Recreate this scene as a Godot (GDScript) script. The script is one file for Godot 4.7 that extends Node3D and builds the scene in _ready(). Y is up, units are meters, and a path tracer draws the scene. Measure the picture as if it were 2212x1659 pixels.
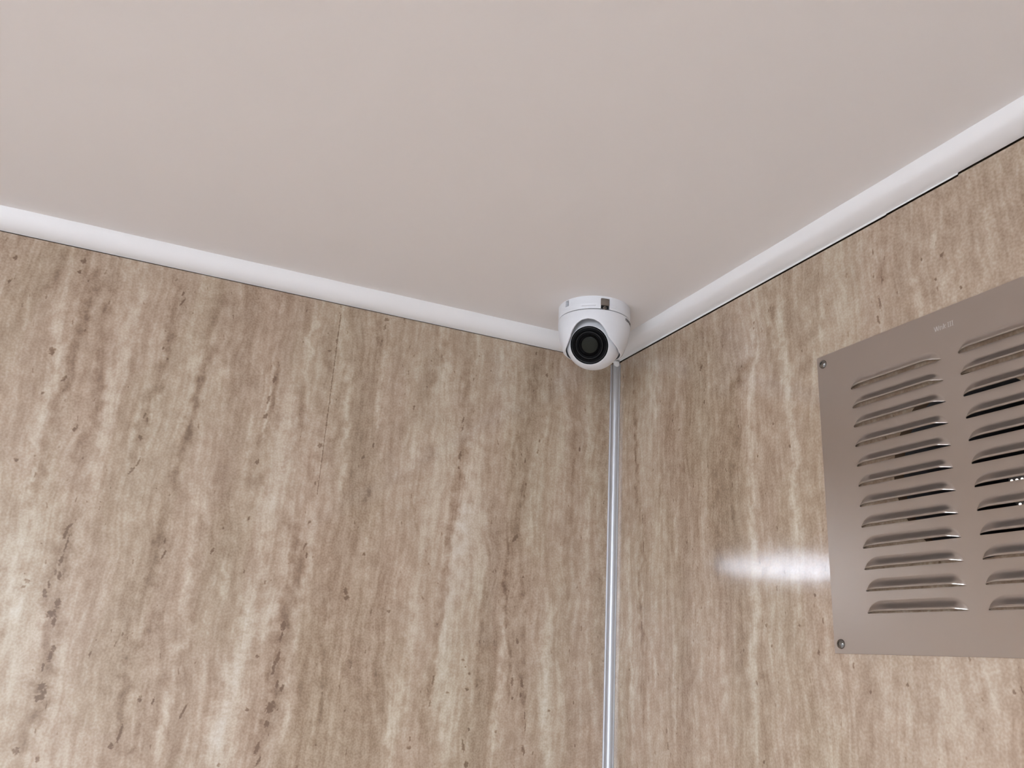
extends Node3D
# A corner of a lift car: two laminate walls with a travertine print, white ceiling, quarter-round trims,
# a turret security camera, an aluminium corner strip and a louvred ventilation grille.
# World: y up, metres. Back wall = plane z 0 (x < 0), right wall = plane x 0 (z > 0), ceiling at y 2.30.

const CEIL := 2.30
const TRIM := 0.0225
const Y0 := CEIL - TRIM                 # lower edge of the quarter-round trims
const ROOM_X := 2.6
const ROOM_Z := 2.4
const FOCAL := 1789.0                   # pixels, for the 2212 x 1659 frame
const CAM_EULER := Vector3(0.318882, -0.402066, 0.060320)
const CAM_AT := Vector3(-0.613073, Y0 - 0.436130, 1.036)
const TILE := Vector2(1.1, 0.75)        # metres covered by one wall texture
const TEX_W := 2048
const TEX_H := 1396

var mats := {}

func _ready() -> void:
	build_view()
	build_light_fitting()
	build_materials()
	build_shell()
	build_trims()
	build_corner_strip()
	build_grille()
	build_added_dot_lamp()
	build_security_camera()

# ------------------------------------------------------------------ view, environment
func build_view() -> void:
	var cam := Camera3D.new()
	cam.name = "camera"
	cam.fov = rad_to_deg(2.0 * atan(1659.0 * 0.5 / FOCAL))
	cam.near = 0.02
	cam.far = 20.0
	cam.position = CAM_AT
	cam.basis = Basis.from_euler(CAM_EULER)
	add_child(cam)
	cam.current = true
	var env := Environment.new()
	env.background_mode = Environment.BG_COLOR
	env.background_color = Color(0.02, 0.02, 0.02)
	env.tonemap_mode = Environment.TONE_MAPPER_LINEAR
	env.tonemap_exposure = 1.0
	env.sdfgi_enabled = true
	env.ssao_enabled = true
	env.ssil_enabled = true
	var we := WorldEnvironment.new()
	we.name = "environment"
	we.environment = env
	add_child(we)

# a surface-mounted opal LED panel behind the photographer: it is what the right wall mirrors
func build_light_fitting() -> void:
	var at := Vector3(-1.87, CEIL, 1.69)
	var size := 0.44
	var deep := 0.055
	var lamp := Node3D.new()
	lamp.name = "ceiling_light"
	lamp.position = at
	add_child(lamp)
	label(lamp, "square opal LED panel light mounted on the white ceiling", "light")
	var frame := StandardMaterial3D.new()
	frame.albedo_color = Color(0.85, 0.85, 0.85)
	frame.roughness = 0.5
	var glow := StandardMaterial3D.new()
	glow.albedo_color = Color(0.9, 0.9, 0.9)
	glow.emission_enabled = true
	glow.emission = Color(0.88, 0.93, 1.0)
	glow.emission_energy_multiplier = 88.0
	var st := begin()
	box(st, Vector3(-size * 0.5, -0.012, -size * 0.5), Vector3(size * 0.5, 0.0, size * 0.5))
	part("frame", st, frame, lamp)
	st = begin()
	box(st, Vector3(-size * 0.5 + 0.006, -deep, -size * 0.5 + 0.006), Vector3(size * 0.5 - 0.006, -0.012, size * 0.5 - 0.006))
	part("diffuser", st, glow, lamp)
	var al := AreaLight3D.new()
	al.name = "panel_light"
	al.area_size = Vector2(size - 0.02, size - 0.02)
	al.light_energy = 3.2
	al.light_color = Color(0.88, 0.93, 1.0)
	al.shadow_enabled = true
	al.area_range = 8.0
	al.position = at + Vector3(0, -deep - 0.003, 0)
	al.rotation = Vector3(-PI / 2, 0, 0)
	add_child(al)

# ------------------------------------------------------------------ small tools
func label(o: Node, text: String, category: String, group := "") -> void:
	o.set_meta("label", text)
	o.set_meta("category", category)
	if group != "":
		o.set_meta("group", group)

func begin() -> SurfaceTool:
	var st := SurfaceTool.new()
	st.begin(Mesh.PRIMITIVE_TRIANGLES)
	return st

func part(called: String, st: SurfaceTool, m: Material, parent: Node, normals := true) -> MeshInstance3D:
	if normals:
		st.generate_normals()
	return mesh_node(called, st.commit(), m, parent)

func mesh_node(called: String, mesh: Mesh, m: Material, parent: Node) -> MeshInstance3D:
	var o := MeshInstance3D.new()
	o.name = called
	o.mesh = mesh
	o.material_override = m
	parent.add_child(o, true)
	return o

# a, b, c, d run round the face counter-clockwise as seen from its front
func quad(st: SurfaceTool, a: Vector3, b: Vector3, c: Vector3, d: Vector3) -> void:
	for p in [a, c, b, a, d, c]:
		st.add_vertex(p)

func quad_uv(st: SurfaceTool, p: Array, uv: Array) -> void:
	for k in [0, 2, 1, 0, 3, 2]:
		st.set_uv(uv[k])
		st.add_vertex(p[k])

func box(st: SurfaceTool, lo: Vector3, hi: Vector3) -> void:
	st.set_smooth_group(-1)
	var p := []
	for k in 8:
		p.append(Vector3(hi.x if k & 1 else lo.x, hi.y if k & 2 else lo.y, hi.z if k & 4 else lo.z))
	quad(st, p[4], p[5], p[7], p[6])
	quad(st, p[1], p[0], p[2], p[3])
	quad(st, p[5], p[1], p[3], p[7])
	quad(st, p[0], p[4], p[6], p[2])
	quad(st, p[6], p[7], p[3], p[2])
	quad(st, p[0], p[1], p[5], p[4])

# a profile of (radius, height) turned round the y axis of the frame; it runs so that the outside lies to its right going up
func lathe(st: SurfaceTool, prof: Array, segs: int, frame := Transform3D.IDENTITY) -> void:
	var group := 1
	for k in prof.size() - 1:
		var a: Vector2 = prof[k]
		var b: Vector2 = prof[k + 1]
		if k > 0:
			var before: Vector2 = a - prof[k - 1]
			if absf(before.angle_to(b - a)) > 0.5:
				group += 1
		st.set_smooth_group(group)
		for s in segs:
			var t0 := TAU * s / segs
			var t1 := TAU * (s + 1) / segs
			var p00 := frame * Vector3(a.x * sin(t0), a.y, a.x * cos(t0))
			var p01 := frame * Vector3(a.x * sin(t1), a.y, a.x * cos(t1))
			var p10 := frame * Vector3(b.x * sin(t0), b.y, b.x * cos(t0))
			var p11 := frame * Vector3(b.x * sin(t1), b.y, b.x * cos(t1))
			if a.x > 1e-6:
				for p in [p00, p11, p01]:
					st.add_vertex(p)
			if b.x > 1e-6:
				for p in [p00, p10, p11]:
					st.add_vertex(p)

func axis_frame(at: Vector3, up: Vector3) -> Transform3D:
	var y := up.normalized()
	var x := Vector3.UP.cross(y) if absf(y.y) < 0.95 else Vector3.RIGHT.cross(y)
	x = x.normalized()
	return Transform3D(Basis(x, y, x.cross(y)), at)

# the point of a plane that a pixel of the photograph looks at
func pixel_ray(p: Vector2) -> Vector3:
	return Basis.from_euler(CAM_EULER) * Vector3((p.x - 1106.0) / FOCAL, -(p.y - 829.5) / FOCAL, -1.0)

func on_back(p: Vector2) -> Vector3:
	var d := pixel_ray(p)
	return CAM_AT + d * (-CAM_AT.z / d.z)

func on_right(p: Vector2) -> Vector3:
	var d := pixel_ray(p)
	return CAM_AT + d * (-CAM_AT.x / d.x)

# ------------------------------------------------------------------ materials
func plain(c: Color, rough: float, metal := 0.0, spec := 0.5) -> StandardMaterial3D:
	var m := StandardMaterial3D.new()
	m.albedo_color = c
	m.roughness = rough
	m.metallic = metal
	m.metallic_specular = spec
	return m

func noise_image(w: int, h: int, seed_: int, freq: float, octaves: int, kind := FastNoiseLite.TYPE_SIMPLEX_SMOOTH) -> Image:
	var n := FastNoiseLite.new()
	n.seed = seed_
	n.noise_type = kind
	n.frequency = freq
	n.fractal_type = FastNoiseLite.FRACTAL_FBM
	n.fractal_octaves = octaves
	return n.get_image(w, h)

func layer(w: int, h: int, seed_: int, freq: float, octaves: int, kind := FastNoiseLite.TYPE_SIMPLEX_SMOOTH) -> PackedByteArray:
	var im := noise_image(w, h, seed_, freq, octaves, kind)
	im.resize(TEX_W, TEX_H, Image.INTERPOLATE_CUBIC)
	im.convert(Image.FORMAT_L8)
	return im.get_data()

func build_materials() -> void:
	mats.back = wall_material(11, back_veins(), back_pits(), true)
	mats.right = wall_material(47, right_veins(), right_pits(), false)
	mats.white_paint = plain(Color(0.90, 0.893, 0.885), 0.55)
	mats.backing = plain(Color(0.42, 0.34, 0.26), 0.9)
	mats.galvanised = plain(Color(0.36, 0.36, 0.37), 0.5)
	mats.steel = plain(Color(0.70, 0.655, 0.615), 0.30, 0.85)
	mats.aluminium = plain(Color(0.76, 0.765, 0.775), 0.5, 1.0)
	mats.polished = plain(Color(0.50, 0.49, 0.475), 0.10, 1.0)
	mats.plastic = plain(Color(0.90, 0.90, 0.905), 0.38)
	mats.black_gloss = plain(Color(0.012, 0.012, 0.014), 0.05, 0.0, 0.20)
	mats.ring_gloss = plain(Color(0.02, 0.02, 0.022), 0.12, 0.0, 0.5)
	mats.dark = plain(Color(0.015, 0.014, 0.014), 0.8)  # near-black colour that paints the shade inside the latch slot
	mats.lens_glass = plain(Color(0.17, 0.17, 0.15), 0.10, 0.0, 0.12)
	mats.latch = plain(Color(0.52, 0.49, 0.46), 0.35, 0.9)
	mats.ink = plain(Color(0.22, 0.18, 0.17), 0.5)
	mats.etch = plain(Color(0.78, 0.76, 0.74), 0.5, 0.5)
	# ceiling: flat emulsion
	var c := plain(Color(0.93, 0.905, 0.885), 0.7)
	mats.ceiling = c
	mats.floor = plain(Color(0.78, 0.75, 0.73), 0.5)
	mats.pale = plain(Color(0.84, 0.83, 0.82), 0.5)
	mats.trim = plain(Color(0.937, 0.925, 0.913), 0.38)

# Laminate with a printed travertine pattern: noise layers drawn out along the grain, then the veins and pits that the photograph shows
func wall_material(seed_: int, veins: Array, pits: Array, back: bool) -> StandardMaterial3D:
	var n := TEX_W * TEX_H
	var tone := PackedFloat32Array()
	tone.resize(n)
	var broad := layer(512, 40, seed_, 0.016, 2)
	var mid := layer(1024, 64, seed_ + 1, 0.030, 3)
	var fine := layer(TEX_W, 128, seed_ + 2, 0.070, 3)
	var mottle := layer(1024, 560, seed_ + 3, 0.060, 3)
	var fibre := layer(512, TEX_H, seed_ + 4, 0.085, 2)
	var grain := layer(TEX_W, TEX_H, seed_ + 5, 0.16, 2)
	var warp := layer(160, 80, seed_ + 6, 0.05, 3)
	var hue := layer(256, 60, seed_ + 7, 0.035, 2)
	var rng := RandomNumberGenerator.new()
	rng.seed = seed_
	var wob := FastNoiseLite.new()
	wob.seed = seed_ + 8
	wob.frequency = 1.0
	wob.fractal_octaves = 3
	var per := TEX_W / TILE.x
	# veins: [half width in photo pixels, strength, fibrous, x, y, x, y, ...]
	var vi := 0
	for v in veins:
		vi += 1
		var xs := PackedFloat32Array()
		var ys := PackedFloat32Array()
		for k in range(3, v.size(), 2):
			var q := texel(Vector2(v[k], v[k + 1]), back, per)
			xs.append(q.x)
			ys.append(q.y)
		var half: float = v[0] * 0.00062 * per
		var amp: float = v[1]
		var fibrous: bool = v[2] > 0
		var fade := minf(46.0, maxf(14.0, (ys[ys.size() - 1] - ys[0]) * 0.25))
		var r0 := int(maxf(0, ys[0] - fade))
		var r1 := int(minf(TEX_H - 1, ys[ys.size() - 1] + fade))
		var k := 0
		for row in range(r0, r1 + 1):
			while k < ys.size() - 2 and row > ys[k + 1]:
				k += 1
			var f := clampf((row - ys[k]) / maxf(1.0, ys[k + 1] - ys[k]), -0.3, 1.3)
			var cx := lerpf(xs[k], xs[k + 1], f) + 7.0 * wob.get_noise_2d(row * 0.018, vi * 13.7) + 3.0 * wob.get_noise_2d(row * 0.07, vi * 3.1)
			var w := half * (1.0 + 0.75 * wob.get_noise_2d(row * 0.022, vi * 7.3 + 50.0))
			var a := amp * minf(1.0, minf((row - r0) / (2.0 * fade), (r1 - row) / (2.0 * fade)))
			var c0 := int(maxf(0, cx - w * 1.9))
			var c1 := int(minf(TEX_W - 1, cx + w * 1.9))
			var base := row * TEX_W
			for col in range(c0, c1 + 1):
				var m := (fibre[base + col] if fibrous else mottle[base + col]) / 255.0 - 0.5
				var d := absf(col - cx) / w + 0.9 * m
				if d < 1.5:
					var s := clampf((1.5 - d) * 0.9, 0.0, 1.0)
					tone[base + col] += a * s * (0.75 + 0.9 * m * signf(amp))
	# pits: [x, y, half width, half height, slant] in photo pixels
	var dark := PackedFloat32Array()
	dark.resize(n)
	for p in pits:
		var q := texel(Vector2(p[0], p[1]), back, per)
		pit(dark, grain, q, p[2] * 0.00062 * per, p[3] * 0.00062 * per, p[4], 1.0)
	for k in 900:
		var q := Vector2(rng.randf() * TEX_W, rng.randf() * TEX_H)
		var at := int(q.y) * TEX_W + int(q.x)
		if tone[at] + (mid[at] + fine[at]) / 255.0 - 1.0 < rng.randf() * 0.7 - 0.25:
			pit(dark, grain, q, rng.randf_range(0.7, 2.0), rng.randf_range(1.2, 6.0), rng.randf_range(-0.3, 0.2), rng.randf_range(0.35, 0.9))
	# colours of the print, dark to light
	var ramp := Gradient.new()
	ramp.offsets = PackedFloat32Array([0.0, 0.30, 0.52, 0.74, 1.0])
	ramp.colors = PackedColorArray([Color8(122, 99, 80), Color8(157, 133, 111), Color8(182, 160, 138), Color8(201, 185, 164), Color8(220, 211, 196)])
	var lut := PackedByteArray()
	for k in 512:
		var c := ramp.sample(k / 511.0)
		lut.append(int(c.r * 255)); lut.append(int(c.g * 255)); lut.append(int(c.b * 255))
	var px := PackedByteArray()
	px.resize(n * 3)
	var i := 0
	for row in TEX_H:
		var base := row * TEX_W
		for col in TEX_W:
			var j: int = base + clampi(col + ((warp[i] - 128) >> 3), 0, TEX_W - 1)
			var t: float = 0.5 + 0.29 * tone[i] + (broad[j] - 128) * 0.0009 + (mid[j] - 128) * 0.0009 + (fine[j] - 128) * 0.0010 + (mottle[i] - 128) * 0.0009 + (grain[i] - 128) * 0.0010 - 0.42 * dark[i]
			var k := clampi(int(t * 511.0), 0, 511) * 3
			var h := (hue[i] + (grain[i] >> 2) - 160) >> 6
			px[i * 3] = clampi(lut[k] + h, 0, 255)
			px[i * 3 + 1] = lut[k + 1]
			px[i * 3 + 2] = clampi(lut[k + 2] + (h >> 1), 0, 255)
			i += 1
	var m := plain(Color(0.97, 0.97, 0.97), 0.07, 0.0, 0.64)
	m.albedo_texture = ImageTexture.create_from_image(Image.create_from_data(TEX_W, TEX_H, false, Image.FORMAT_RGB8, px))
	return m

func texel(p: Vector2, back: bool, per: float) -> Vector2:
	if back:
		var q := on_back(p)
		return Vector2((q.x + TILE.x) * per, (Y0 - q.y) * TEX_H / TILE.y)
	var r := on_right(p)
	return Vector2(r.z * per, (Y0 - r.y) * TEX_H / TILE.y)

func pit(dark: PackedFloat32Array, grain: PackedByteArray, q: Vector2, rx: float, ry: float, slant: float, much: float) -> void:
	for row in range(int(maxf(0, q.y - ry - 2)), int(minf(TEX_H - 1, q.y + ry + 2)) + 1):
		var cx := q.x - slant * (row - q.y)
		for col in range(int(maxf(0, cx - rx - 2)), int(minf(TEX_W - 1, cx + rx + 2)) + 1):
			var d := Vector2((col - cx) / rx, (row - q.y) / ry).length() + (grain[row * TEX_W + col] - 128) * 0.004
			var s := clampf((1.25 - d) * 2.0, 0.0, 1.0) * much
			dark[row * TEX_W + col] = maxf(dark[row * TEX_W + col], s)

func back_veins() -> Array:
	return [
		[6, -0.5, 0, 140, 535, 115, 591, 105, 647],
		[17, 0.5, 0, 133, 635, 120, 720],
		[10, 0.7, 0, 119, 710, 130, 790, 105, 843, 77, 920, 60, 1060],
		[9, -0.7, 0, 206, 598, 182, 682, 157, 752, 140, 829, 115, 895, 94, 990, 70, 1073],
		[7, -0.7, 0, 252, 570, 241, 629, 227, 668, 220, 766, 213, 867, 206, 912, 171, 961, 150, 1059],
		[14, 0.6, 0, 304, 640, 276, 727, 266, 780, 238, 850, 231, 892, 224, 965, 210, 1024],
		[8, -0.75, 0, 384, 591, 374, 675, 364, 745, 346, 815, 318, 878, 301, 948, 283, 1017],
		[12, 0.6, 0, 430, 780, 416, 832, 405, 885, 385, 930],
		[7, -0.7, 0, 447, 780, 426, 832, 412, 920, 388, 982, 370, 1052],
		[8, -0.5, 0, 484, 605, 475, 675, 452, 710],
		[6, -0.8, 0, 463, 756, 438, 798, 424, 850, 417, 910, 403, 962],
		[14, 0.6, 0, 425, 740, 415, 800],
		[11, 0.7, 0, 485, 795, 478, 815],
		[5, 0.7, 0, 612, 640, 608, 690],
		[8, 1.1, 1, 680, 658, 680, 700, 666, 735, 672, 763, 662, 790],
		[17, 0.75, 1, 638, 805, 624, 857, 624, 910, 610, 955, 610, 1014, 592, 1084, 575, 1120],
		[3, 0.8, 0, 596, 756, 590, 805, 582, 857, 571, 906, 564, 945],
		[4, -0.9, 0, 601, 800, 588, 860, 577, 915, 560, 960],
		[7, -0.5, 0, 652, 847, 652, 910, 641, 1014, 641, 1067],
		[10, 0.9, 0, 753, 805, 757, 840, 746, 882, 750, 920, 743, 955, 739, 997, 736, 1060],
		[6, -0.8, 0, 816, 682, 823, 759],
		[14, 0.5, 1, 792, 685, 800, 740],
		[6, 0.8, 0, 830, 777, 818, 850, 813, 910, 812, 930],
		[11, -0.5, 0, 712, 740, 708, 910, 662, 1085],
		[12, -0.6, 0, 553, 994, 553, 1050],
		[5, -0.7, 0, 793, 1050, 787, 1085],
		[8, 0.5, 0, 547, 892, 533, 980, 519, 1032, 519, 1120],
		[14, 0.45, 0, 452, 1050, 428, 1120],
		[8, -0.75, 0, 961, 724, 950, 780, 929, 836],
		[20, 0.45, 0, 964, 770, 964, 832, 970, 875],
		[11, -0.7, 0, 1013, 770, 1010, 850, 1006, 930, 996, 990, 990, 1060, 978, 1122, 968, 1182],
		[7, 0.6, 0, 1087, 759, 1083, 808, 1080, 850],
		[24, 0.85, 0, 1038, 944, 1026, 990, 1020, 1060, 1010, 1122, 995, 1164, 992, 1210],
		[16, 0.4, 0, 1052, 1040, 1048, 1130],
		[3, -0.7, 0, 1122, 892, 1115, 937, 1108, 1007, 1104, 1042],
		[9, -0.6, 0, 1160, 762, 1150, 850, 1142, 885],
		[9, 0.55, 0, 1188, 885, 1181, 920, 1153, 990, 1150, 1035, 1139, 1112, 1136, 1164],
		[6, -0.6, 0, 1136, 996, 1129, 1077, 1115, 1112, 1115, 1164],
		[8, 0.5, 0, 1272, 843, 1272, 1007, 1275, 1042, 1268, 1130, 1261, 1182],
		[5, 0.4, 0, 1289, 857, 1289, 920],
		[10, 0.6, 0, 905, 927, 891, 990, 880, 1010],
		[16, 0.45, 0, 950, 990, 933, 1060, 919, 1164],
		[3, -0.6, 0, 884, 1060, 894, 1105, 901, 1143],
		[5, -0.6, 0, 929, 955, 929, 997],
		[20, 0.75, 0, 61, 1060, 69, 1114, 47, 1161, 29, 1212, 22, 1313, 7, 1385],
		[13, -0.85, 0, 148, 1136, 144, 1179, 130, 1215, 112, 1270, 112, 1331, 106, 1396, 90, 1486, 72, 1547, 36, 1620],
		[15, 0.4, 0, 160, 1277, 140, 1367, 122, 1450],
		[12, 0.6, 0, 206, 1060, 198, 1107],
		[9, -0.7, 0, 347, 1132, 336, 1215, 321, 1262, 300, 1320],
		[8, 0.45, 0, 300, 1078, 285, 1161],
		[10, 0.85, 0, 410, 1150, 408, 1233, 401, 1277, 397, 1320, 404, 1356, 383, 1403, 372, 1475, 354, 1548, 336, 1656],
		[8, -0.7, 0, 325, 1349, 282, 1403, 274, 1450, 267, 1504, 260, 1595],
		[4, -0.8, 0, 300, 1566, 274, 1638],
		[14, 1.15, 1, 541, 1284, 537, 1331, 534, 1374, 523, 1421, 498, 1457, 494, 1511, 483, 1548, 472, 1584, 465, 1652],
		[13, 0.85, 0, 591, 1284, 588, 1320, 573, 1342, 559, 1385],
		[12, 0.6, 0, 577, 1096, 566, 1179, 573, 1222, 555, 1262],
		[7, 0.75, 0, 483, 1212, 483, 1277, 472, 1306],
		[12, -0.8, 0, 635, 1114, 638, 1168, 645, 1230, 631, 1277, 613, 1334, 600, 1403, 591, 1450, 595, 1479, 581, 1530, 573, 1566, 555, 1616],
		[10, 0.55, 0, 674, 1132, 664, 1222, 653, 1262, 635, 1407, 624, 1500, 620, 1656],
		[10, 0.5, 0, 779, 1107, 790, 1240, 797, 1277],
		[6, -0.45, 0, 718, 1204, 700, 1313, 696, 1421, 692, 1493, 685, 1602],
		[6, -0.6, 0, 761, 1399, 750, 1439, 729, 1493],
		[12, -0.5, 0, 822, 1457, 826, 1566],
		[8, 0.6, 0, 844, 1493, 833, 1656],
		[22, 0.75, 0, 1009, 1100, 995, 1134, 992, 1201, 992, 1252, 982, 1292, 975, 1329, 962, 1386, 956, 1470, 964, 1572, 970, 1640],
		[18, 0.5, 0, 1042, 1134, 1036, 1235, 1036, 1302],
		[7, -0.85, 0, 972, 1134, 962, 1218, 962, 1285, 945, 1353, 935, 1437, 931, 1477, 911, 1538, 915, 1605],
		[7, -0.65, 0, 1049, 1252, 1039, 1353, 1032, 1420, 1032, 1470, 1022, 1538],
		[8, 0.95, 0, 1086, 1302, 1083, 1353, 1086, 1396, 1076, 1437, 1083, 1464, 1069, 1521, 1066, 1565, 1059, 1639],
		[4, -0.8, 0, 1093, 1134, 1096, 1194, 1090, 1268, 1093, 1353, 1100, 1437, 1100, 1487],
		[12, 0.4, 0, 1116, 1302, 1113, 1353],
		[5, -0.6, 0, 1123, 1201, 1130, 1302, 1130, 1386, 1127, 1437, 1133, 1571],
		[9, 0.5, 0, 1143, 1100, 1147, 1167, 1140, 1228],
		[11, 1.05, 1, 1187, 1309, 1184, 1370, 1180, 1437, 1177, 1521, 1180, 1588, 1180, 1656],
		[9, 0.5, 0, 1207, 1437, 1210, 1555],
		[7, 0.55, 0, 1268, 1100, 1268, 1184, 1265, 1370, 1271, 1470, 1285, 1571],
		[18, 0.65, 0, 894, 1262, 891, 1370, 867, 1470, 861, 1538, 847, 1588, 837, 1645],
		[5, -0.6, 0, 864, 1252, 860, 1302],
		[12, -0.35, 0, 1235, 860, 1232, 1000, 1225, 1200, 1225, 1400],
		[10, -0.35, 0, 1298, 850, 1298, 1000, 1295, 1250, 1292, 1500],
	]

func back_pits() -> Array:
	# the first entries are the long scratch that runs down the print
	var out := []
	for k in 24:
		var f := k / 23.0
		out.append([lerpf(734.5, 686.0, f), lerpf(690.0, 1058.0, f), 1.0, 11.0, 0.0])
	out.append_array([
		[33, 556, 3, 5, 0.2], [180, 563, 3.5, 6, 0.2], [171, 587, 3, 4, 0], [112, 758, 5, 6.5, 0], [138, 818, 3, 6, 0.4], [92, 848, 2, 3, 0.3], [35, 993, 4, 3, 0], [160, 927, 3, 4, 0.2],
		[395, 634, 2, 5, 0.3], [394, 652, 2, 8, 0.4], [312, 897, 1.6, 6, 0.2], [318, 906, 1.4, 5, -0.2], [303, 945, 3, 5, -0.3], [299, 997, 2, 8, 0.3], [283, 1017, 2, 7, 0.6], [352, 752, 2, 3, 0], [361, 775, 2, 3, 0.2], [20, 607, 2, 5, 0.3],
		[573, 898, 4, 5, 0.2], [555, 997, 3.5, 5, 0], [580, 862, 2.5, 9, 0.2], [691, 962, 5, 4.5, 0.2], [835, 690, 4.5, 4, 0], [831, 707, 3, 6, 0.2], [784, 987, 2.5, 4.5, 0.2], [806, 962, 1.6, 6, 0], [726, 735, 2, 3.5, 0], [711, 757, 3.5, 2, 0], [593, 818, 3, 8, 0.2],
		[1000, 907, 2.2, 8, 0.15], [999, 925, 1.8, 6, 0.2], [993, 985, 2.8, 9, 0.15], [991, 1010, 1.8, 4, 0], [1181, 810, 3, 5, 0], [1161, 975, 2.4, 5, 0], [1165, 952, 1.6, 5, 0.1], [1252, 970, 2.2, 5, 0], [1136, 1045, 2.6, 3, 0], [1158, 763, 1.6, 4, 0.1], [1023, 818, 1.8, 4, 0], [894, 880, 1.8, 7, 0.2], [1113, 1162, 4, 8, 0.5], [1134, 995, 1.6, 6, 0], [1060, 800, 1.5, 3, 0],
		[746, 1277, 3.4, 7, -0.3], [749, 1291, 5, 4, 0], [786, 1197, 3, 3, 0], [611, 1352, 4, 9, 0], [607, 1375, 2, 9, 0.2], [583, 1527, 7, 9, 0.2], [575, 1563, 4, 5, 0], [662, 1200, 2.2, 5, 0], [659, 1178, 2, 8, 0.3], [458, 1190, 2.5, 5, 0.3], [555, 1417, 3, 2.4, 0], [533, 1532, 3, 3, 0], [472, 1652, 3, 3, 0], [668, 1127, 2.4, 4, 0.2], [537, 1120, 2, 4, 0.3], [600, 1420, 3, 12, 0.15], [591, 1440, 3, 14, 0.1], [598, 1477, 2.5, 6, 0], [608, 1486, 3, 6, 0.3], [554, 1617, 3, 10, 0.2], [557, 1645, 2.4, 8, 0.4],
		[148, 1138, 3, 7, 0.5], [141, 1152, 2.5, 9, 0.1], [143, 1175, 1.6, 14, 0.1], [131, 1210, 3, 8, 0.2], [128, 1243, 3, 7, 0], [124, 1302, 4.5, 7, 0], [109, 1325, 6, 6, 0.3], [116, 1342, 3, 8, 0], [96, 1281, 3, 6, -0.2], [105, 1262, 2, 6, -0.2], [58, 1254, 3.5, 3.5, 0], [50, 1267, 3, 2, 0], [115, 1400, 3, 5, 0], [109, 1415, 3, 9, 0.1], [91, 1482, 5.5, 5, 0], [92, 1500, 4.5, 10, 0.1], [80, 1508, 4, 6, 0], [238, 1612, 3.5, 5, 0], [301, 1511, 3.5, 5, 0.2], [330, 1514, 2, 6, 0.3], [393, 1540, 2, 9, 0.35], [398, 1532, 1.6, 8, 0.35], [353, 1198, 2, 8, 0.3], [194, 1412, 2, 4, 0.2], [258, 1585, 2, 16, 0.15], [92, 1440, 1.6, 7, 0], [33, 1622, 5, 5, 0], [80, 1640, 3, 5, 0],
		[839, 1320, 3, 3.4, 0], [1117, 1386, 2.6, 6, -0.1], [1106, 1472, 2.4, 10, 0], [1127, 1477, 3, 8, -0.2], [1124, 1500, 2.4, 4, 0], [1106, 1507, 2.6, 3.4, 0], [1014, 1455, 2.4, 3, 0], [1008, 1488, 4, 3, 0], [1012, 1575, 2.4, 3, 0], [1000, 1612, 2.6, 10, -0.2], [1070, 1580, 2, 3, 0], [1186, 1535, 2.6, 2.6, 0], [883, 1615, 3.4, 3.4, 0], [1130, 1620, 3, 9, -0.2], [1007, 1652, 4, 6, 0], [1130, 1246, 2.2, 2.6, 0], [885, 1595, 1.6, 4, 0], [1133, 1545, 1.3, 9, 0], [1134, 1570, 1.2, 7, 0], [928, 1520, 2, 6, 0.2], [935, 1470, 2.4, 9, 0.1], [1000, 1425, 3, 2.4, 0], [1005, 1440, 2.2, 2, 0], [965, 1496, 4, 2, 0],
	])
	return out

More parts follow.
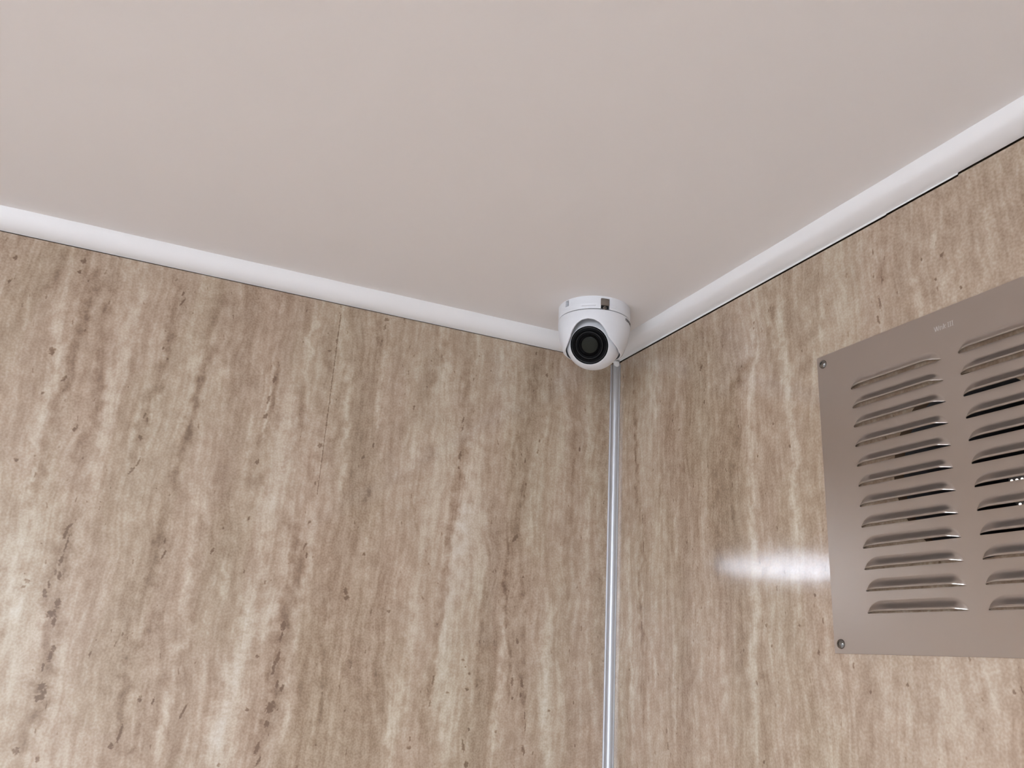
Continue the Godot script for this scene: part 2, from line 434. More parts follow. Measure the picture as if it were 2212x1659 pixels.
func right_veins() -> Array:
	return [
		[6, -0.95, 0, 1370, 785, 1370, 822, 1373, 915, 1375, 1008, 1377, 1064, 1388, 1139],
		[11, 0.8, 0, 1407, 803, 1407, 840, 1418, 908],
		[5, 0.6, 0, 1463, 822, 1459, 878, 1459, 934],
		[6, 0.45, 0, 1347, 844, 1351, 934, 1344, 1046],
		[4, 0.75, 0, 1523, 687, 1523, 721, 1527, 769, 1530, 814, 1530, 851],
		[9, 0.5, 0, 1515, 896, 1512, 964],
		[8, 0.75, 0, 1624, 646, 1631, 728, 1635, 769, 1624, 822, 1620, 878, 1620, 934, 1620, 1008, 1628, 1083, 1624, 1113, 1631, 1177],
		[10, 1.0, 1, 1691, 609, 1687, 657, 1684, 709, 1695, 777, 1702, 840, 1706, 889, 1714, 934, 1717, 979, 1714, 1038, 1717, 1102, 1725, 1158],
		[9, 0.5, 0, 1747, 653, 1755, 717, 1758, 769, 1755, 840],
		[6, 0.6, 0, 1773, 642, 1773, 747],
		[20, -0.5, 0, 1601, 790, 1590, 840],
		[8, -0.5, 0, 1471, 990, 1478, 1046],
		[5, 0.6, 0, 1459, 1064, 1459, 1158],
		[4, -0.6, 0, 1426, 1040, 1422, 1085],
		[3, -0.9, 0, 1515, 782, 1515, 802],
		[7, 0.5, 0, 2137, 450, 2134, 504],
		[10, 0.6, 0, 2057, 570, 2052, 610],
		[8, 0.4, 0, 2028, 465, 2022, 520],
		[10, -0.5, 0, 1905, 560, 1899, 633],
		[6, -0.5, 0, 2118, 445, 2113, 480],
		[9, 0.5, 0, 1895, 545, 1886, 600],
		[8, -0.4, 0, 1975, 540, 1970, 640],
		[8, -0.4, 0, 1560, 690, 1562, 760],
		[9, -0.5, 0, 1665, 640, 1663, 740, 1668, 820],
		[9, -0.4, 0, 1735, 700, 1740, 800, 1745, 930],
		[10, -0.45, 0, 1545, 1000, 1550, 1120, 1545, 1250],
		[9, -0.35, 0, 1590, 900, 1585, 1050],
		[7, 0.4, 0, 1675, 900, 1672, 960],
		[8, 0.45, 0, 1671, 1035, 1675, 1080],
		[6, 0.85, 0, 1358, 1130, 1358, 1273, 1361, 1321, 1361, 1385, 1364, 1449, 1364, 1513, 1367, 1560, 1364, 1640],
		[6, -0.9, 0, 1390, 1130, 1387, 1178, 1387, 1210, 1380, 1257, 1383, 1321, 1387, 1369, 1387, 1433],
		[2, 0.9, 0, 1388, 1257, 1388, 1308],
		[5, 0.6, 0, 1460, 1130, 1463, 1162, 1463, 1203],
		[5, 0.55, 0, 1415, 1321, 1412, 1385, 1415, 1449, 1412, 1513],
		[6, 0.85, 0, 1457, 1372, 1457, 1433, 1457, 1497, 1457, 1560, 1460, 1640],
		[3, 0.5, 0, 1473, 1337, 1473, 1385],
		[8, 0.6, 0, 1562, 1353, 1562, 1401, 1565, 1465, 1562, 1529, 1565, 1608],
		[10, 0.95, 1, 1622, 1130, 1629, 1178, 1629, 1257, 1632, 1321, 1629, 1385, 1626, 1433, 1629, 1497, 1632, 1544, 1629, 1576, 1635, 1656],
		[5, 0.5, 0, 1654, 1345, 1654, 1390],
		[6, 0.5, 0, 1657, 1515, 1657, 1560],
		[8, 0.6, 0, 1721, 1140, 1724, 1187],
		[8, 0.4, 0, 1728, 1257, 1725, 1337],
		[6, 0.45, 0, 1763, 1265, 1765, 1310],
		[7, 0.7, 0, 1820, 1426, 1823, 1481, 1830, 1529, 1833, 1592],
		[8, -0.6, 0, 1645, 1440, 1660, 1480],
		[9, -0.45, 0, 1388, 1449, 1387, 1497, 1390, 1560],
		[10, -0.4, 0, 1490, 1400, 1492, 1520],
		[9, -0.35, 0, 1600, 1300, 1598, 1480],
		[8, 0.5, 0, 1920, 1440, 1925, 1560],
		[10, 0.4, 0, 2030, 1440, 2035, 1520, 2040, 1640],
		[8, -0.4, 0, 1975, 1440, 1985, 1600],
		[9, -0.4, 0, 2110, 1440, 2125, 1640],
	]

func right_pits() -> Array:
	return [
		[1628, 697, 2, 2.4, 0], [1628, 709, 2, 2.4, 0], [1467, 928, 2, 2.6, 0], [1706, 963, 2.2, 3, 0], [1636, 985, 2.2, 2.4, 0], [1655, 1351, 2.8, 3, 0], [1667, 1395, 2, 3, -0.2], [1726, 1350, 2.2, 2.6, 0], [1635, 1475, 1.8, 4, -0.3], [1650, 1645, 2, 3, 0], [1760, 1285, 2.4, 2.4, 0], [1678, 1270, 1.6, 5, 0], [1768, 1410, 2.6, 3.4, 0], [1843, 1435, 1.6, 4, 0], [1359, 1447, 1.6, 3, 0], [1513, 796, 2.4, 6, 0], [1521, 868, 2, 5, 0.2], [1373, 990, 2, 9, 0], [1388, 1120, 1.6, 9, -0.1], [1390, 1180, 1.6, 12, 0.05], [1386, 1350, 1.4, 8, 0], [1440, 1580, 1.6, 5, 0], [1443, 1612, 2.2, 6, 0], [1670, 915, 2, 3, 0], [2034, 550, 3, 4, 0], [1900, 655, 2, 12, -0.1], [1897, 690, 2, 8, -0.2], [1885, 545, 1.6, 5, 0], [2021, 603, 1.8, 3, 0], [2075, 620, 1.6, 3, 0], [1990, 560, 1.6, 3, 0], [1880, 1495, 2, 2.4, 0], [1960, 1480, 2, 3, 0], [2190, 1495, 2, 3, 0],
	]

# ------------------------------------------------------------------ the car: walls, ceiling, floor
func structure(o: Node) -> void:
	o.set_meta("kind", "structure")

func shell_node(called: String) -> Node3D:
	var o := Node3D.new()
	o.name = called
	structure(o)
	add_child(o)
	return o

func face_uv(st: SurfaceTool, pts: Array, back: bool) -> void:
	var uv := []
	for p in pts:
		uv.append(Vector2((p.x + TILE.x) / TILE.x if back else p.z / TILE.x, (Y0 - p.y) / TILE.y))
	quad_uv(st, pts, uv)

const HOLE_Z := 0.574
const HOLE_Y := -0.2615
const HOLE_R := 0.078

# the top edge of the right-hand panels steps up twice towards the front of the car
func panel_top(z: float) -> float:
	var z1 := on_right(Vector2(1915, 467)).z
	var z2 := on_right(Vector2(2070, 377)).z
	return 0.0 if z < z1 else (0.0007 if z < z2 else 0.0023)

func build_shell() -> void:
	var deep := 0.012
	# back wall
	var wb := shell_node("wall_back")
	var st := begin()
	st.set_smooth_group(-1)
	face_uv(st, [Vector3(-ROOM_X, 0, 0), Vector3(0, 0, 0), Vector3(0, Y0 - 0.0004, 0), Vector3(-ROOM_X, Y0 - 0.0004, 0)], true)
	face_uv(st, [Vector3(-ROOM_X, Y0 - 0.0004, 0), Vector3(0, Y0 - 0.0004, 0), Vector3(0, Y0 - 0.0004, -deep), Vector3(-ROOM_X, Y0 - 0.0004, -deep)], true)
	face_uv(st, [Vector3(0, 0, -deep), Vector3(-ROOM_X, 0, -deep), Vector3(-ROOM_X, Y0 - 0.0004, -deep), Vector3(0, Y0 - 0.0004, -deep)], true)
	part("wall_panel", st, mats.back, wb)
	st = begin()
	box(st, Vector3(-ROOM_X - 0.06, -0.05, -0.05), Vector3(0.062, CEIL, -deep - 0.0005))
	part("wall_backing", st, mats.backing, wb)
	# right wall, with a round opening behind the grille
	var wr := shell_node("wall_right")
	st = begin()
	st.set_smooth_group(-1)
	var c := Vector3(0, Y0 + HOLE_Y, HOLE_Z)
	var s := 0.1
	var z1 := on_right(Vector2(1915, 467)).z
	var z2 := on_right(Vector2(2070, 377)).z
	var cuts := [0.0, HOLE_Z - s, z1, z2, HOLE_Z + s, ROOM_Z]
	cuts.sort()
	for k in cuts.size() - 1:
		var a: float = cuts[k]
		var b: float = cuts[k + 1]
		var top := Y0 + panel_top((a + b) * 0.5) - 0.0006
		if a >= HOLE_Z - s - 1e-5 and b <= HOLE_Z + s + 1e-5:
			right_rect(st, a, b, c.y + s, top)
			right_rect(st, a, b, 0.0, c.y - s)
		else:
			right_rect(st, a, b, 0.0, top)
		face_uv(st, [Vector3(0, top, b), Vector3(deep, top, b), Vector3(deep, top, a), Vector3(0, top, a)], false)
	var segs := 64
	var edge := begin()
	edge.set_smooth_group(1)
	for k in segs:
		var t0 := TAU * k / segs
		var t1 := TAU * (k + 1) / segs
		var i0 := c + Vector3(0, cos(t0), sin(t0)) * HOLE_R
		var i1 := c + Vector3(0, cos(t1), sin(t1)) * HOLE_R
		var o0 := c + Vector3(0, cos(t0), sin(t0)) * (s / maxf(absf(cos(t0)), absf(sin(t0))))
		var o1 := c + Vector3(0, cos(t1), sin(t1)) * (s / maxf(absf(cos(t1)), absf(sin(t1))))
		face_uv(st, [i0, i1, o1, o0], false)
		quad(edge, i0, i0 + Vector3(deep, 0, 0), i1 + Vector3(deep, 0, 0), i1)
	part("wall_panel", st, mats.right, wr)
	part("opening_edge", edge, mats.backing, wr)
	# duct behind the opening, open to the car
	st = begin()
	lathe(st, [Vector2(0.0, -0.5), Vector2(0.084, -0.5), Vector2(0.084, 0.0)], 48, axis_frame(c + Vector3(deep, 0, 0), Vector3(-1, 0, 0)))
	part("ventilation_duct", st, mats.galvanised, wr)
	st = begin()
	box(st, Vector3(deep + 0.0005, -0.05, -0.05), Vector3(0.06, CEIL, HOLE_Z - 0.085))
	box(st, Vector3(deep + 0.0005, -0.05, HOLE_Z + 0.085), Vector3(0.06, CEIL, ROOM_Z + 0.06))
	box(st, Vector3(deep + 0.0005, -0.05, HOLE_Z - 0.085), Vector3(0.06, c.y - 0.085, HOLE_Z + 0.085))
	box(st, Vector3(deep + 0.0005, c.y + 0.085, HOLE_Z - 0.085), Vector3(0.06, CEIL, HOLE_Z + 0.085))
	part("wall_backing", st, mats.backing, wr)
	# the two walls behind the photographer, the floor and the ceiling
	st = begin()
	st.set_smooth_group(-1)
	var x := -ROOM_X
	quad_uv(st, [Vector3(x, 0, ROOM_Z), Vector3(x, 0, 0), Vector3(x, CEIL, 0), Vector3(x, CEIL, ROOM_Z)], [Vector2(0, 3), Vector2(2.2, 3), Vector2(2.2, 0), Vector2(0, 0)])
	box_shell(st, Vector3(x - 0.05, 0, -0.05), Vector3(x - 0.001, CEIL, ROOM_Z + 0.05))
	structure(part("wall_left", st, mats.pale, self))
	st = begin()
	st.set_smooth_group(-1)
	quad_uv(st, [Vector3(0, 0, ROOM_Z), Vector3(x, 0, ROOM_Z), Vector3(x, CEIL, ROOM_Z), Vector3(0, CEIL, ROOM_Z)], [Vector2(0, 3), Vector2(2.4, 3), Vector2(2.4, 0), Vector2(0, 0)])
	box_shell(st, Vector3(x - 0.05, 0, ROOM_Z + 0.001), Vector3(0.05, CEIL, ROOM_Z + 0.05))
	structure(part("wall_front", st, mats.pale, self))
	st = begin()
	box(st, Vector3(x - 0.06, -0.05, -0.05), Vector3(0.062, 0.0, ROOM_Z + 0.06))
	structure(part("floor", st, mats.floor, self))
	st = begin()
	box(st, Vector3(x - 0.06, CEIL, -0.06), Vector3(0.062, CEIL + 0.04, ROOM_Z + 0.06))
	structure(part("ceiling", st, mats.ceiling, self))

func box_shell(st: SurfaceTool, lo: Vector3, hi: Vector3) -> void:
	st.set_uv(Vector2(0.5, 0.5))
	box(st, lo, hi)

func right_rect(st: SurfaceTool, za: float, zb: float, ya: float, yb: float) -> void:
	face_uv(st, [Vector3(0, ya, za), Vector3(0, ya, zb), Vector3(0, yb, zb), Vector3(0, yb, za)], false)

# ------------------------------------------------------------------ quarter-round trims under the ceiling
func build_trims() -> void:
	var wob := FastNoiseLite.new()
	wob.seed = 3
	wob.frequency = 1.0
	# rows of stations along the wall; each has a profile from the ceiling edge round to the wall edge
	for which in 2:
		var st := begin()
		var stations := []
		var length := ROOM_X if which == 0 else ROOM_Z
		var n := 160
		for k in n + 1:
			stations.append(length * pow(k / float(n), 1.6))
		if which == 1:
			for z in [on_right(Vector2(1915, 467)).z, on_right(Vector2(2070, 377)).z]:
				stations.append(z - 0.0002)
				stations.append(z + 0.0002)
			stations.sort()
		var rows := []
		for d in stations:
			var reach: float = (0.0212 if which == 0 else 0.0236) + 0.0008 * wob.get_noise_2d(d * 9.0, which * 20.0) + 0.0004 * wob.get_noise_2d(d * 31.0, which * 20.0 + 7.0)
			var low: float = 0.0008 if which == 0 else 0.0038
			var row := []
			for j in 15:
				var a := PI * 0.5 * j / 14.0
				var out := reach * cos(a) + 0.0004
				var y := CEIL - TRIM * sin(a) + low * smoothstep(0.45, 1.0, sin(a))
				row.append([Vector3(-d, y, out) if which == 0 else Vector3(-out, y, d), Vector2(d / 0.9, 0.08 + j / 14.0 * 0.8)])
			# a short upright flange closes the trim down to the gap over the panels
			var foot: float = Y0 + (0.0005 if which == 0 else panel_top(d) + 0.0014)
			row.append([Vector3(-d, foot, 0.0004) if which == 0 else Vector3(-0.0004, foot, d), Vector2(d / 0.9, 0.95)])
			rows.append(row)
		for k in rows.size() - 1:
			for j in 15:
				st.set_smooth_group(1 if j < 14 else 2)
				var a = rows[k][j]
				var b = rows[k + 1][j]
				var c = rows[k + 1][j + 1]
				var e = rows[k][j + 1]
				if which == 0:
					quad_uv(st, [a[0], b[0], c[0], e[0]], [a[1], b[1], c[1], e[1]])
				else:
					quad_uv(st, [b[0], a[0], e[0], c[0]], [b[1], a[1], e[1], c[1]])
		var o := part("trim_1" if which == 0 else "trim_2", st, mats.trim, self)
		structure(o)

# ------------------------------------------------------------------ aluminium strip in the corner
func build_corner_strip() -> void:
	var o := Node3D.new()
	o.name = "trim_3"
	structure(o)
	add_child(o)
	var leg := 0.0112
	var prof := []
	# lip on the back wall, rounded face, lip on the right wall
	prof.append(Vector2(-leg, 0.0))
	prof.append(Vector2(-leg, 0.0010))
	prof.append(Vector2(-leg + 0.0012, 0.0016))
	for k in 13:
		var f := k / 12.0
		var p := Vector2(-leg + 0.0012, 0.0016).lerp(Vector2(-0.0016, leg - 0.0012), f)
		p += Vector2(-1, 1).normalized() * 0.0030 * sin(PI * f)
		prof.append(p)
	prof.append(Vector2(-0.0010, leg))
	prof.append(Vector2(0.0, leg))
	var st := begin()
	for k in prof.size() - 1:
		st.set_smooth_group(2 if k >= 3 and k < prof.size() - 3 else 10 + k)
		var a: Vector2 = prof[k]
		var b: Vector2 = prof[k + 1]
		var top := Y0 - 0.0035
		quad(st, Vector3(a.x, 0, a.y), Vector3(b.x, 0, b.y), Vector3(b.x, top, b.y), Vector3(a.x, top, a.y))
	part("corner_profile", st, mats.aluminium, o)
	# a dab of white sealant where the strip meets the trims
	st = begin()
	st.set_smooth_group(1)
	var frame := Transform3D(Basis.IDENTITY, Vector3(-0.0045, Y0 - 0.0062, 0.0065))
	lathe(st, [Vector2(0.0, -0.0028), Vector2(0.0030, -0.0018), Vector2(0.0046, 0.001), Vector2(0.005, 0.0065)], 16, frame)
	part("sealant_dab", st, mats.white_paint, o)

# ------------------------------------------------------------------ ventilation grille on the right wall
const G_Z0 := 0.4122
const G_Z1 := 0.7220
const G_Y0 := -0.4146
const G_Y1 := -0.1191
const LOUVRE_W := 0.1027
const LOUVRE_H := 0.0112
const PITCH := 0.01945
const FACE := 0.0016

func louvre_ease(u: float) -> float:
	var e := 0.0165
	var d := minf(u, 1.0 - u) * LOUVRE_W
	if d >= e:
		return 1.0
	var k := 1.0 - d / e
	return sqrt(maxf(0.0, 1.0 - k * k))

# how far a louvre stands out along its length: rounded at one end, a soft flare at the other
func louvre_stand(u: float) -> float:
	var d := minf(u, 1.0 - u) * LOUVRE_W
	if u < 0.5:
		return louvre_ease(u)
	return smoothstep(0.0, 1.0, clampf(d / 0.0105, 0.0, 1.0)) * 0.97 + 0.03 * louvre_ease(u)

# outward rise of a louvre from its crease (0) to its lip (1): soft crease, straight slope, short upright lip
func louvre_rise(t: float) -> float:
	if t > 0.86:
		return 0.965 + 0.04 * sin(PI * 0.74 * (t - 0.86) / 0.14)
	var k := t / 0.86
	return 0.965 * k * k * (1.6 - 0.6 * k) if k < 0.55 else lerpf(0.965 * 0.55 * 0.55 * 1.27, 0.965, (k - 0.55) / 0.45)

func louvre_stops() -> Array:
	var out := []
	for k in 15:
		out.append(0.1607 * (1.0 - cos(PI * 0.5 * k / 14.0)))
	out.append_array([0.3, 0.5, 0.7])
	for k in 15:
		out.append(1.0 - 0.1607 * (1.0 - cos(PI * 0.5 * (14 - k) / 14.0)))
	return out

func build_grille() -> void:
	var g := Node3D.new()
	g.name = "ventilation_grille"
	g.position = Vector3(0, Y0 + G_Y0, G_Z0)
	add_child(g)
	label(g, "grey steel louvred ventilation grille screwed to the marble-look wall", "grille")
	var w := G_Z1 - G_Z0
	var h := G_Y1 - G_Y0
	# local: x out of the wall is negative, y up from the lower edge, z along from the edge near the corner
	var cols := [0.4560 - G_Z0, 0.5763 - G_Z0]
	var rows := []
	for k in 12:
		rows.append(-0.3795 + k * PITCH - G_Y0)
	var stops := louvre_stops()
	var st := begin()
	st.set_smooth_group(-1)
	var f := -FACE
	# flat sheet: margins, bridges between the columns, and round every louvre
	var cz: Array = [0.0, cols[0], cols[0] + LOUVRE_W, cols[1], cols[1] + LOUVRE_W, w]
	for k in [0, 2, 4]:
		sheet(st, f, cz[k], cz[k + 1], 0.0, h)
	for k in [1, 3]:
		sheet(st, f, cz[k], cz[k + 1], 0.0, rows[0])
		for r in 12:
			var next: float = rows[r + 1] if r < 11 else h
			for s in stops.size() - 1:
				var za: float = cz[k] + stops[s] * LOUVRE_W
				var zb: float = cz[k] + stops[s + 1] * LOUVRE_W
				var ya: float = rows[r] + LOUVRE_H * louvre_ease(stops[s])
				var yb: float = rows[r] + LOUVRE_H * louvre_ease(stops[s + 1])
				quad(st, Vector3(f, ya, za), Vector3(f, yb, zb), Vector3(f, next, zb), Vector3(f, next, za))
	# rim of the sheet
	quad(st, Vector3(0, 0, 0), Vector3(f, 0, 0), Vector3(f, h, 0), Vector3(0, h, 0))
	quad(st, Vector3(f, 0, w), Vector3(0, 0, w), Vector3(0, h, w), Vector3(f, h, w))
	quad(st, Vector3(f, h, 0), Vector3(f, h, w), Vector3(0, h, w), Vector3(0, h, 0))
	quad(st, Vector3(0, 0, 0), Vector3(0, 0, w), Vector3(f, 0, w), Vector3(f, 0, 0))
	part("plate", st, mats.steel, g)
	# one pressed louvre, its origin at the lower corner of its slot
	var lv := begin()
	var bulge := 0.0062
	var lift := 0.0016
	var nv := 16
	var grid := []
	for s in stops:
		var e := louvre_ease(s)
		var line := []
		for v in nv + 1:
			var t := v / float(nv)
			var out := bulge * louvre_stand(s) * louvre_rise(t)
			line.append(Vector3(f - out, lerpf(LOUVRE_H * e, lift * e, t), s * LOUVRE_W))
		# the cut edge of the sheet turns under
		line.append(line[nv] + Vector3(0.0009 * e, -0.0003 * e, 0))
		line.append(line[nv] + Vector3(0.0012 * e, 0.0004 * e, 0))
		grid.append(line)
	for s in stops.size() - 1:
		for v in nv + 2:
			lv.set_smooth_group(1 if v < nv else 2)
			quad(lv, grid[s][v + 1], grid[s + 1][v + 1], grid[s + 1][v], grid[s][v])
	lv.generate_normals()
	var louvre := lv.commit()
	for k in 2:
		for r in 12:
			var o := mesh_node("louver", louvre, mats.steel, g)
			o.position = Vector3(0, rows[r], cols[k])
	# pan-head screws in the corners
	var sc := begin()
	var prof := [Vector2(0.0045, 0.0), Vector2(0.00445, 0.0007), Vector2(0.0040, 0.0017), Vector2(0.0030, 0.0025), Vector2(0.0018, 0.00285), Vector2(0.0016, 0.0022), Vector2(0.0, 0.0021)]
	lathe(sc, prof, 28)
	sc.generate_normals()
	var head := sc.commit()
	for z in [0.4208 - G_Z0, w - (0.4208 - G_Z0)]:
		for y in [-0.4062 - G_Y0, -0.1283 - G_Y0]:
			var o := mesh_node("screw", head, mats.polished, g)
			o.transform = axis_frame(Vector3(f, y, z), Vector3(-1, 0.06, 0.05))
	# faint etched marking above the bridge
	var t := text_mesh("Wnk III", 0.0062, 0.0002)
	var o := mesh_node("marking", t, mats.etch, g)
	o.transform = Transform3D(Basis(Vector3(0, 0, 1), Vector3(0, 1, 0), Vector3(-1, 0, 0)), Vector3(f - 0.00005, -0.1362 - G_Y0, 0.5648 - G_Z0))
	o.set_meta("label", "faint light etched lettering")

func sheet(st: SurfaceTool, f: float, za: float, zb: float, ya: float, yb: float) -> void:
	quad(st, Vector3(f, ya, za), Vector3(f, ya, zb), Vector3(f, yb, zb), Vector3(f, yb, za))

func text_mesh(words: String, height: float, deep: float) -> TextMesh:
	var font := SystemFont.new()
	font.font_names = PackedStringArray(["Droid Sans"])
	var t := TextMesh.new()
	t.text = words
	t.font = font
	t.font_size = 32
	t.pixel_size = height / 32.0
	t.depth = deep
	t.curve_step = 2.0
	return t

# ------------------------------------------------------------------ lamp added in the duct to make the bright dots seen through the slots
func build_added_dot_lamp() -> void:
	var o := Node3D.new()
	o.name = "added_dot_lamp"
	var d := pixel_ray(Vector2(2239, 1043))
	var at := CAM_AT + d * ((0.055 - CAM_AT.x) / d.x)
	o.position = at
	add_child(o)
	label(o, "small added lamp with rows of glowing white beads for the dots behind the grille slots", "lamp")
	var st := begin()
	lathe(st, [Vector2(0.0, -0.012), Vector2(0.026, -0.012), Vector2(0.026, -0.002), Vector2(0.025, 0.0), Vector2(0.0, 0.0)], 32, axis_frame(Vector3.ZERO, Vector3(-1, 0, 0)))
	part("housing", st, mats.galvanised, o)
	var glow := StandardMaterial3D.new()
	glow.albedo_color = Color(0.9, 0.9, 0.9)
	glow.emission_enabled = true
	glow.emission = Color(1.0, 0.95, 0.9)
	glow.emission_energy_multiplier = 2.2
	st = begin()
	lathe(st, [Vector2(0.0012, 0.0), Vector2(0.0009, 0.0008), Vector2(0.0, 0.0011)], 8, axis_frame(Vector3.ZERO, Vector3(-1, 0, 0)))
	st.generate_normals()
	var bead := st.commit()
	for j in range(-4, 5):
		for i in range(-5, 6):
			var p := Vector2((i + 0.5 * (j & 1)) * 0.0047, j * 0.0052)
			if p.length() < 0.0235:
				var b := mesh_node("dot_bead", bead, glow, o)
				b.position = Vector3(0, p.y, p.x)
	var l := OmniLight3D.new()
	l.name = "added_bead_light"
	l.light_energy = 0.0002
	l.light_color = Color(1.0, 0.95, 0.9)
	l.omni_range = 4.0
	l.light_size = 0.02
	l.shadow_enabled = true
	l.position = at + Vector3(-0.006, 0, 0)
	add_child(l)

# ------------------------------------------------------------------ turret security camera on the ceiling
const SHELL := [Vector2(0.0487, 0.0190), Vector2(0.0489, 0.0195), Vector2(0.0487, 0.028), Vector2(0.0476, 0.038), Vector2(0.0453, 0.048), Vector2(0.0426, 0.056), Vector2(0.0401, 0.063), Vector2(0.0376, 0.0648)]
const ARCH := [Vector2(0, 0.0315), Vector2(10, 0.0328), Vector2(18, 0.0362), Vector2(25, 0.0410), Vector2(30, 0.0455), Vector2(35, 0.0505), Vector2(40, 0.0541), Vector2(47, 0.0575), Vector2(55, 0.0603), Vector2(65, 0.0628), Vector2(78, 0.0646), Vector2(180, 0.0648)]

func table(t: Array, x: float, by_y := false) -> float:
	for k in t.size() - 1:
		var a: Vector2 = t[k]
		var b: Vector2 = t[k + 1]
		if by_y:
			if x <= b.y:
				return lerpf(a.x, b.x, clampf((x - a.y) / (b.y - a.y), 0.0, 1.0))
		elif x <= b.x:
			return lerpf(a.y, b.y, clampf((x - a.x) / (b.x - a.x), 0.0, 1.0))
	return t[t.size() - 1].x if by_y else t[t.size() - 1].y

func on_turret(deg: float, r: float, h: float) -> Vector3:
	var t := deg_to_rad(deg)
	return Vector3(r * sin(t), -h, r * cos(t))

func build_security_camera() -> void:
	var cam := Node3D.new()
	cam.name = "security_camera"
	cam.position = Vector3(-0.10526, CEIL, 0.11503)
	cam.rotation.y = deg_to_rad(-39.1)      # local +z is the way the front notch faces
	add_child(cam)
	label(cam, "white turret security camera with black lens face fixed to the ceiling corner", "security camera")
	# mounting base: a ring with three notches; windows [from, to (degrees), top, bottom]
	var gaps := [[19.2, 33.4, 0.0030, 0.0178], [-42.0, -34.0, 0.0010, 0.0094], [93.0, 99.5, 0.0010, 0.0088]]
	var rb := 0.0490
	var hb := 0.0178
	var st := begin()
	var segs := 180
	var levels := [0.0, 0.0010, 0.0030, 0.0088, 0.0094, hb - 0.0006, hb]
	for s in segs:
		var d0 := -180.0 + 360.0 * s / segs
		var d1 := -180.0 + 360.0 * (s + 1) / segs
		var dm := (d0 + d1) * 0.5
		for k in levels.size() - 1:
			var hm: float = (levels[k] + levels[k + 1]) * 0.5
			var hole := false
			for q in gaps:
				hole = hole or (dm > q[0] and dm < q[1] and hm > q[2] and hm < q[3])
			var r0 := rb if levels[k] < hb else rb - 0.0006
			var r1 := rb if levels[k + 1] < hb - 1e-6 else rb - 0.0007
			if hole:
				r0 = rb - 0.018
				r1 = r0
			st.set_smooth_group(2 if hole else 1)
			quad(st, on_turret(d0, r1, levels[k + 1]), on_turret(d1, r1, levels[k + 1]), on_turret(d1, r0, levels[k]), on_turret(d0, r0, levels[k]))
		st.set_smooth_group(3)
		quad(st, on_turret(d0, 0.030, hb), on_turret(d1, 0.030, hb), on_turret(d1, rb - 0.0007, hb), on_turret(d0, rb - 0.0007, hb))
	# cheeks of the notches
	st.set_smooth_group(-1)
	for q in gaps:
		var a0: float = -180.0 + 2.0 * ceilf((q[0] + 179.0) / 2.0)
		var a1: float = -180.0 + 2.0 * floorf((q[1] + 181.0) / 2.0)
		for a in [a0, a1]:
			quad(st, on_turret(a, rb - 0.018, q[3]), on_turret(a, rb, q[3]), on_turret(a, rb, q[2]), on_turret(a, rb - 0.018, q[2]))
		for h in [q[2], q[3]]:
			quad(st, on_turret(a0, rb - 0.018, h), on_turret(a1, rb - 0.018, h), on_turret(a1, rb, h), on_turret(a0, rb, h))
	part("mounting_base", st, mats.plastic, cam)
	# raised wedge marks either side of the latch
	st = begin()
	st.set_smooth_group(-1)
	wedge(st, -10.0, 12.0, 0.0128, 0.0146, rb)
	part("wedge_mark", st, mats.plastic, cam)
	st = begin()
	st.set_smooth_group(-1)
	wedge(st, 38.0, 47.0, 0.0100, 0.0150, rb)
	part("wedge_mark", st, mats.plastic, cam)
	# latch: a metal tab over a sheet painted near-black as slot shade, with its screw
	st = begin()
	st.set_smooth_group(1)
	var tab := 8
	for k in tab:
		var d0 := lerpf(19.6, 33.0, k / float(tab))
		var d1 := lerpf(19.6, 33.0, (k + 1) / float(tab))
		var c0 := 0.0008 if k == 0 else 0.0
		var c1 := 0.0008 if k == tab - 1 else 0.0
		var out := rb + 0.0003
		quad(st, on_turret(d0, out, 0.0124), on_turret(d1, out, 0.0124), on_turret(d1, out, 0.0034 + c1), on_turret(d0, out, 0.0034 + c0))
		quad(st, on_turret(d0, rb - 0.003, 0.0130), on_turret(d1, rb - 0.003, 0.0130), on_turret(d1, out, 0.0124), on_turret(d0, out, 0.0124))
	var latch := part("latch", st, mats.latch, cam)
	latch.set_meta("label", "taupe metal latch tab")
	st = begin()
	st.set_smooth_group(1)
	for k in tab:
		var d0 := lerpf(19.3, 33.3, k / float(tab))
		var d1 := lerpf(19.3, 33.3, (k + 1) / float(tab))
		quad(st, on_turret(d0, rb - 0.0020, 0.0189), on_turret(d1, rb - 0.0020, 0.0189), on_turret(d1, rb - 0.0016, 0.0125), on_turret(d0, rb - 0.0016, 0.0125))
	part("latch_slot_shade", st, mats.dark, latch)
	st = begin()
	var at := on_turret(26.3, rb - 0.0020, 0.0162)
	lathe(st, [Vector2(0.0026, 0.0), Vector2(0.0026, 0.0016), Vector2(0.0020, 0.0024), Vector2(0.0008, 0.0026), Vector2(0.0006, 0.0018), Vector2(0.0, 0.0018)], 18, axis_frame(at, Vector3(at.x, 0, at.z)))
	part("latch_screw", st, mats.polished, latch)
	# shell: a bowl with an arched notch at the front
	st = begin()
	segs = 144
	var nv := 18
	var thick := 0.0020
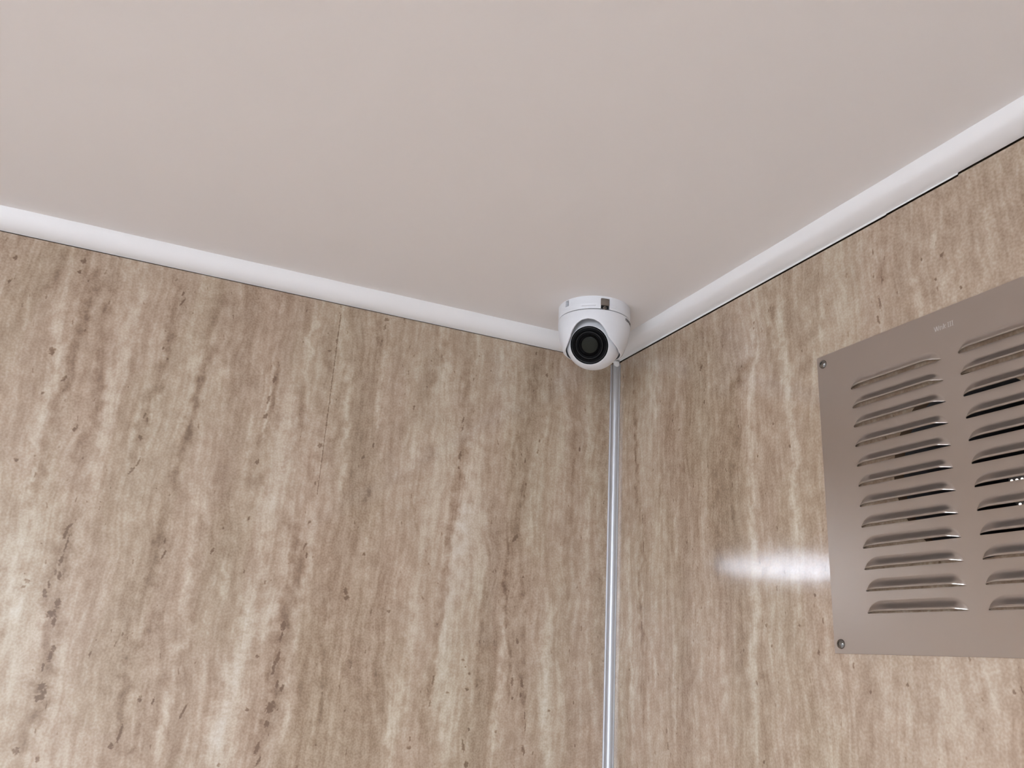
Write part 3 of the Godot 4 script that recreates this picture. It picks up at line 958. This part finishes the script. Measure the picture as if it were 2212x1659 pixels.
	for s in segs:
		var d0 := -180.0 + 360.0 * s / segs
		var d1 := -180.0 + 360.0 * (s + 1) / segs
		var e0 := table(ARCH, absf(d0))
		var e1 := table(ARCH, absf(d1))
		for v in nv:
			var h00 := lerpf(0.0190, e0, v / float(nv))
			var h01 := lerpf(0.0190, e0, (v + 1) / float(nv))
			var h10 := lerpf(0.0190, e1, v / float(nv))
			var h11 := lerpf(0.0190, e1, (v + 1) / float(nv))
			var ins := 0.0004 if v == nv - 1 else 0.0
			st.set_smooth_group(1)
			quad(st, on_turret(d0, table(SHELL, h01, true) - ins, h01), on_turret(d1, table(SHELL, h11, true) - ins, h11), on_turret(d1, table(SHELL, h10, true), h10), on_turret(d0, table(SHELL, h00, true), h00))
			st.set_smooth_group(2)
			quad(st, on_turret(d0, table(SHELL, h00, true) - thick, h00), on_turret(d1, table(SHELL, h10, true) - thick, h10), on_turret(d1, table(SHELL, h11, true) - thick, h11), on_turret(d0, table(SHELL, h01, true) - thick, h01))
		st.set_smooth_group(3)
		var o0 := table(SHELL, e0, true)
		var o1 := table(SHELL, e1, true)
		quad(st, on_turret(d0, o0 - thick, e0), on_turret(d1, o1 - thick, e1), on_turret(d1, o1 - 0.0004, e1), on_turret(d0, o0 - 0.0004, e0))
		quad(st, on_turret(d0, 0.030, 0.0190), on_turret(d0, 0.0487, 0.0190), on_turret(d1, 0.0487, 0.0190), on_turret(d1, 0.030, 0.0190))
	part("shell", st, mats.plastic, cam)
	# eyeball, turned towards the car
	var ball := Vector3(0, -0.0475, 0)
	var dir := (Basis(Vector3.UP, deg_to_rad(39.1)) * Vector3(-0.5967, -0.4723, 0.6488)).normalized()
	var fr := axis_frame(ball, dir)
	st = begin()
	var prof := [Vector2(0.0, -0.0374)]
	var stop := asin(0.0263 / 0.0374)
	for k in range(1, 33):
		var a := -PI * 0.5 + (stop + PI * 0.5) * k / 32.0
		prof.append(Vector2(0.0374 * cos(a), 0.0374 * sin(a)))
	prof.append(Vector2(0.0262, 0.0268))
	prof.append(Vector2(0.0257, 0.0268))
	prof.append(Vector2(0.0256, 0.0258))
	lathe(st, prof, 96, fr)
	var eye := part("eyeball", st, mats.plastic, cam)
	st = begin()
	lathe(st, [Vector2(0.0256, 0.0261), Vector2(0.0252, 0.0265), Vector2(0.0204, 0.0268), Vector2(0.0196, 0.0262), Vector2(0.0190, 0.0262), Vector2(0.0184, 0.0267), Vector2(0.0146, 0.0267), Vector2(0.0140, 0.0258), Vector2(0.0112, 0.0246), Vector2(0.0108, 0.0240)], 72, fr)
	part("lens_window", st, mats.black_gloss, eye).set_meta("label", "glossy black ringed lens face")
	for ring in [Vector2(0.0178, 0.0266), Vector2(0.0236, 0.0264)]:
		st = begin()
		var bead := []
		for k in 9:
			var a := PI * k / 8.0
			bead.append(ring + 0.0005 * Vector2(cos(a), sin(a)))
		lathe(st, bead, 72, fr)
		part("lens_ring", st, mats.ring_gloss, eye)
	st = begin()
	lathe(st, [Vector2(0.0109, 0.0243), Vector2(0.0085, 0.0251), Vector2(0.0050, 0.0257), Vector2(0.0, 0.0260)], 48, fr)
	part("lens", st, mats.lens_glass, eye).set_meta("label", "dark olive grey glass lens")
	# maker's lettering, bent round the shell below the seam
	var tm := text_mesh("HIKVISION", 0.0052, 0.0002)
	var arrays := tm.get_mesh_arrays()
	var vs: PackedVector3Array = arrays[Mesh.ARRAY_VERTEX]
	var idx: PackedInt32Array = arrays[Mesh.ARRAY_INDEX]
	var lo := 1e9
	for p in vs:
		lo = minf(lo, p.x)
	st = begin()
	st.set_smooth_group(-1)
	for k in idx:
		var p := vs[k]
		var deg := 68.2 + rad_to_deg((p.x - lo) / 0.0489)
		st.add_vertex(on_turret(deg, 0.0489 + 0.0001 + p.z, 0.0232 - p.y))
	part("lettering", st, mats.ink, cam)

func wedge(st: SurfaceTool, d0: float, d1: float, h0: float, h1: float, r: float) -> void:
	var n := 6
	for k in n:
		var a := lerpf(d0, d1, k / float(n))
		var b := lerpf(d0, d1, (k + 1) / float(n))
		var out := r + 0.0006
		quad(st, on_turret(a, out, h1), on_turret(b, out, h1), on_turret(b, r, h0), on_turret(a, r, h0))
		quad(st, on_turret(a, r, h1), on_turret(b, r, h1), on_turret(b, out, h1), on_turret(a, out, h1))
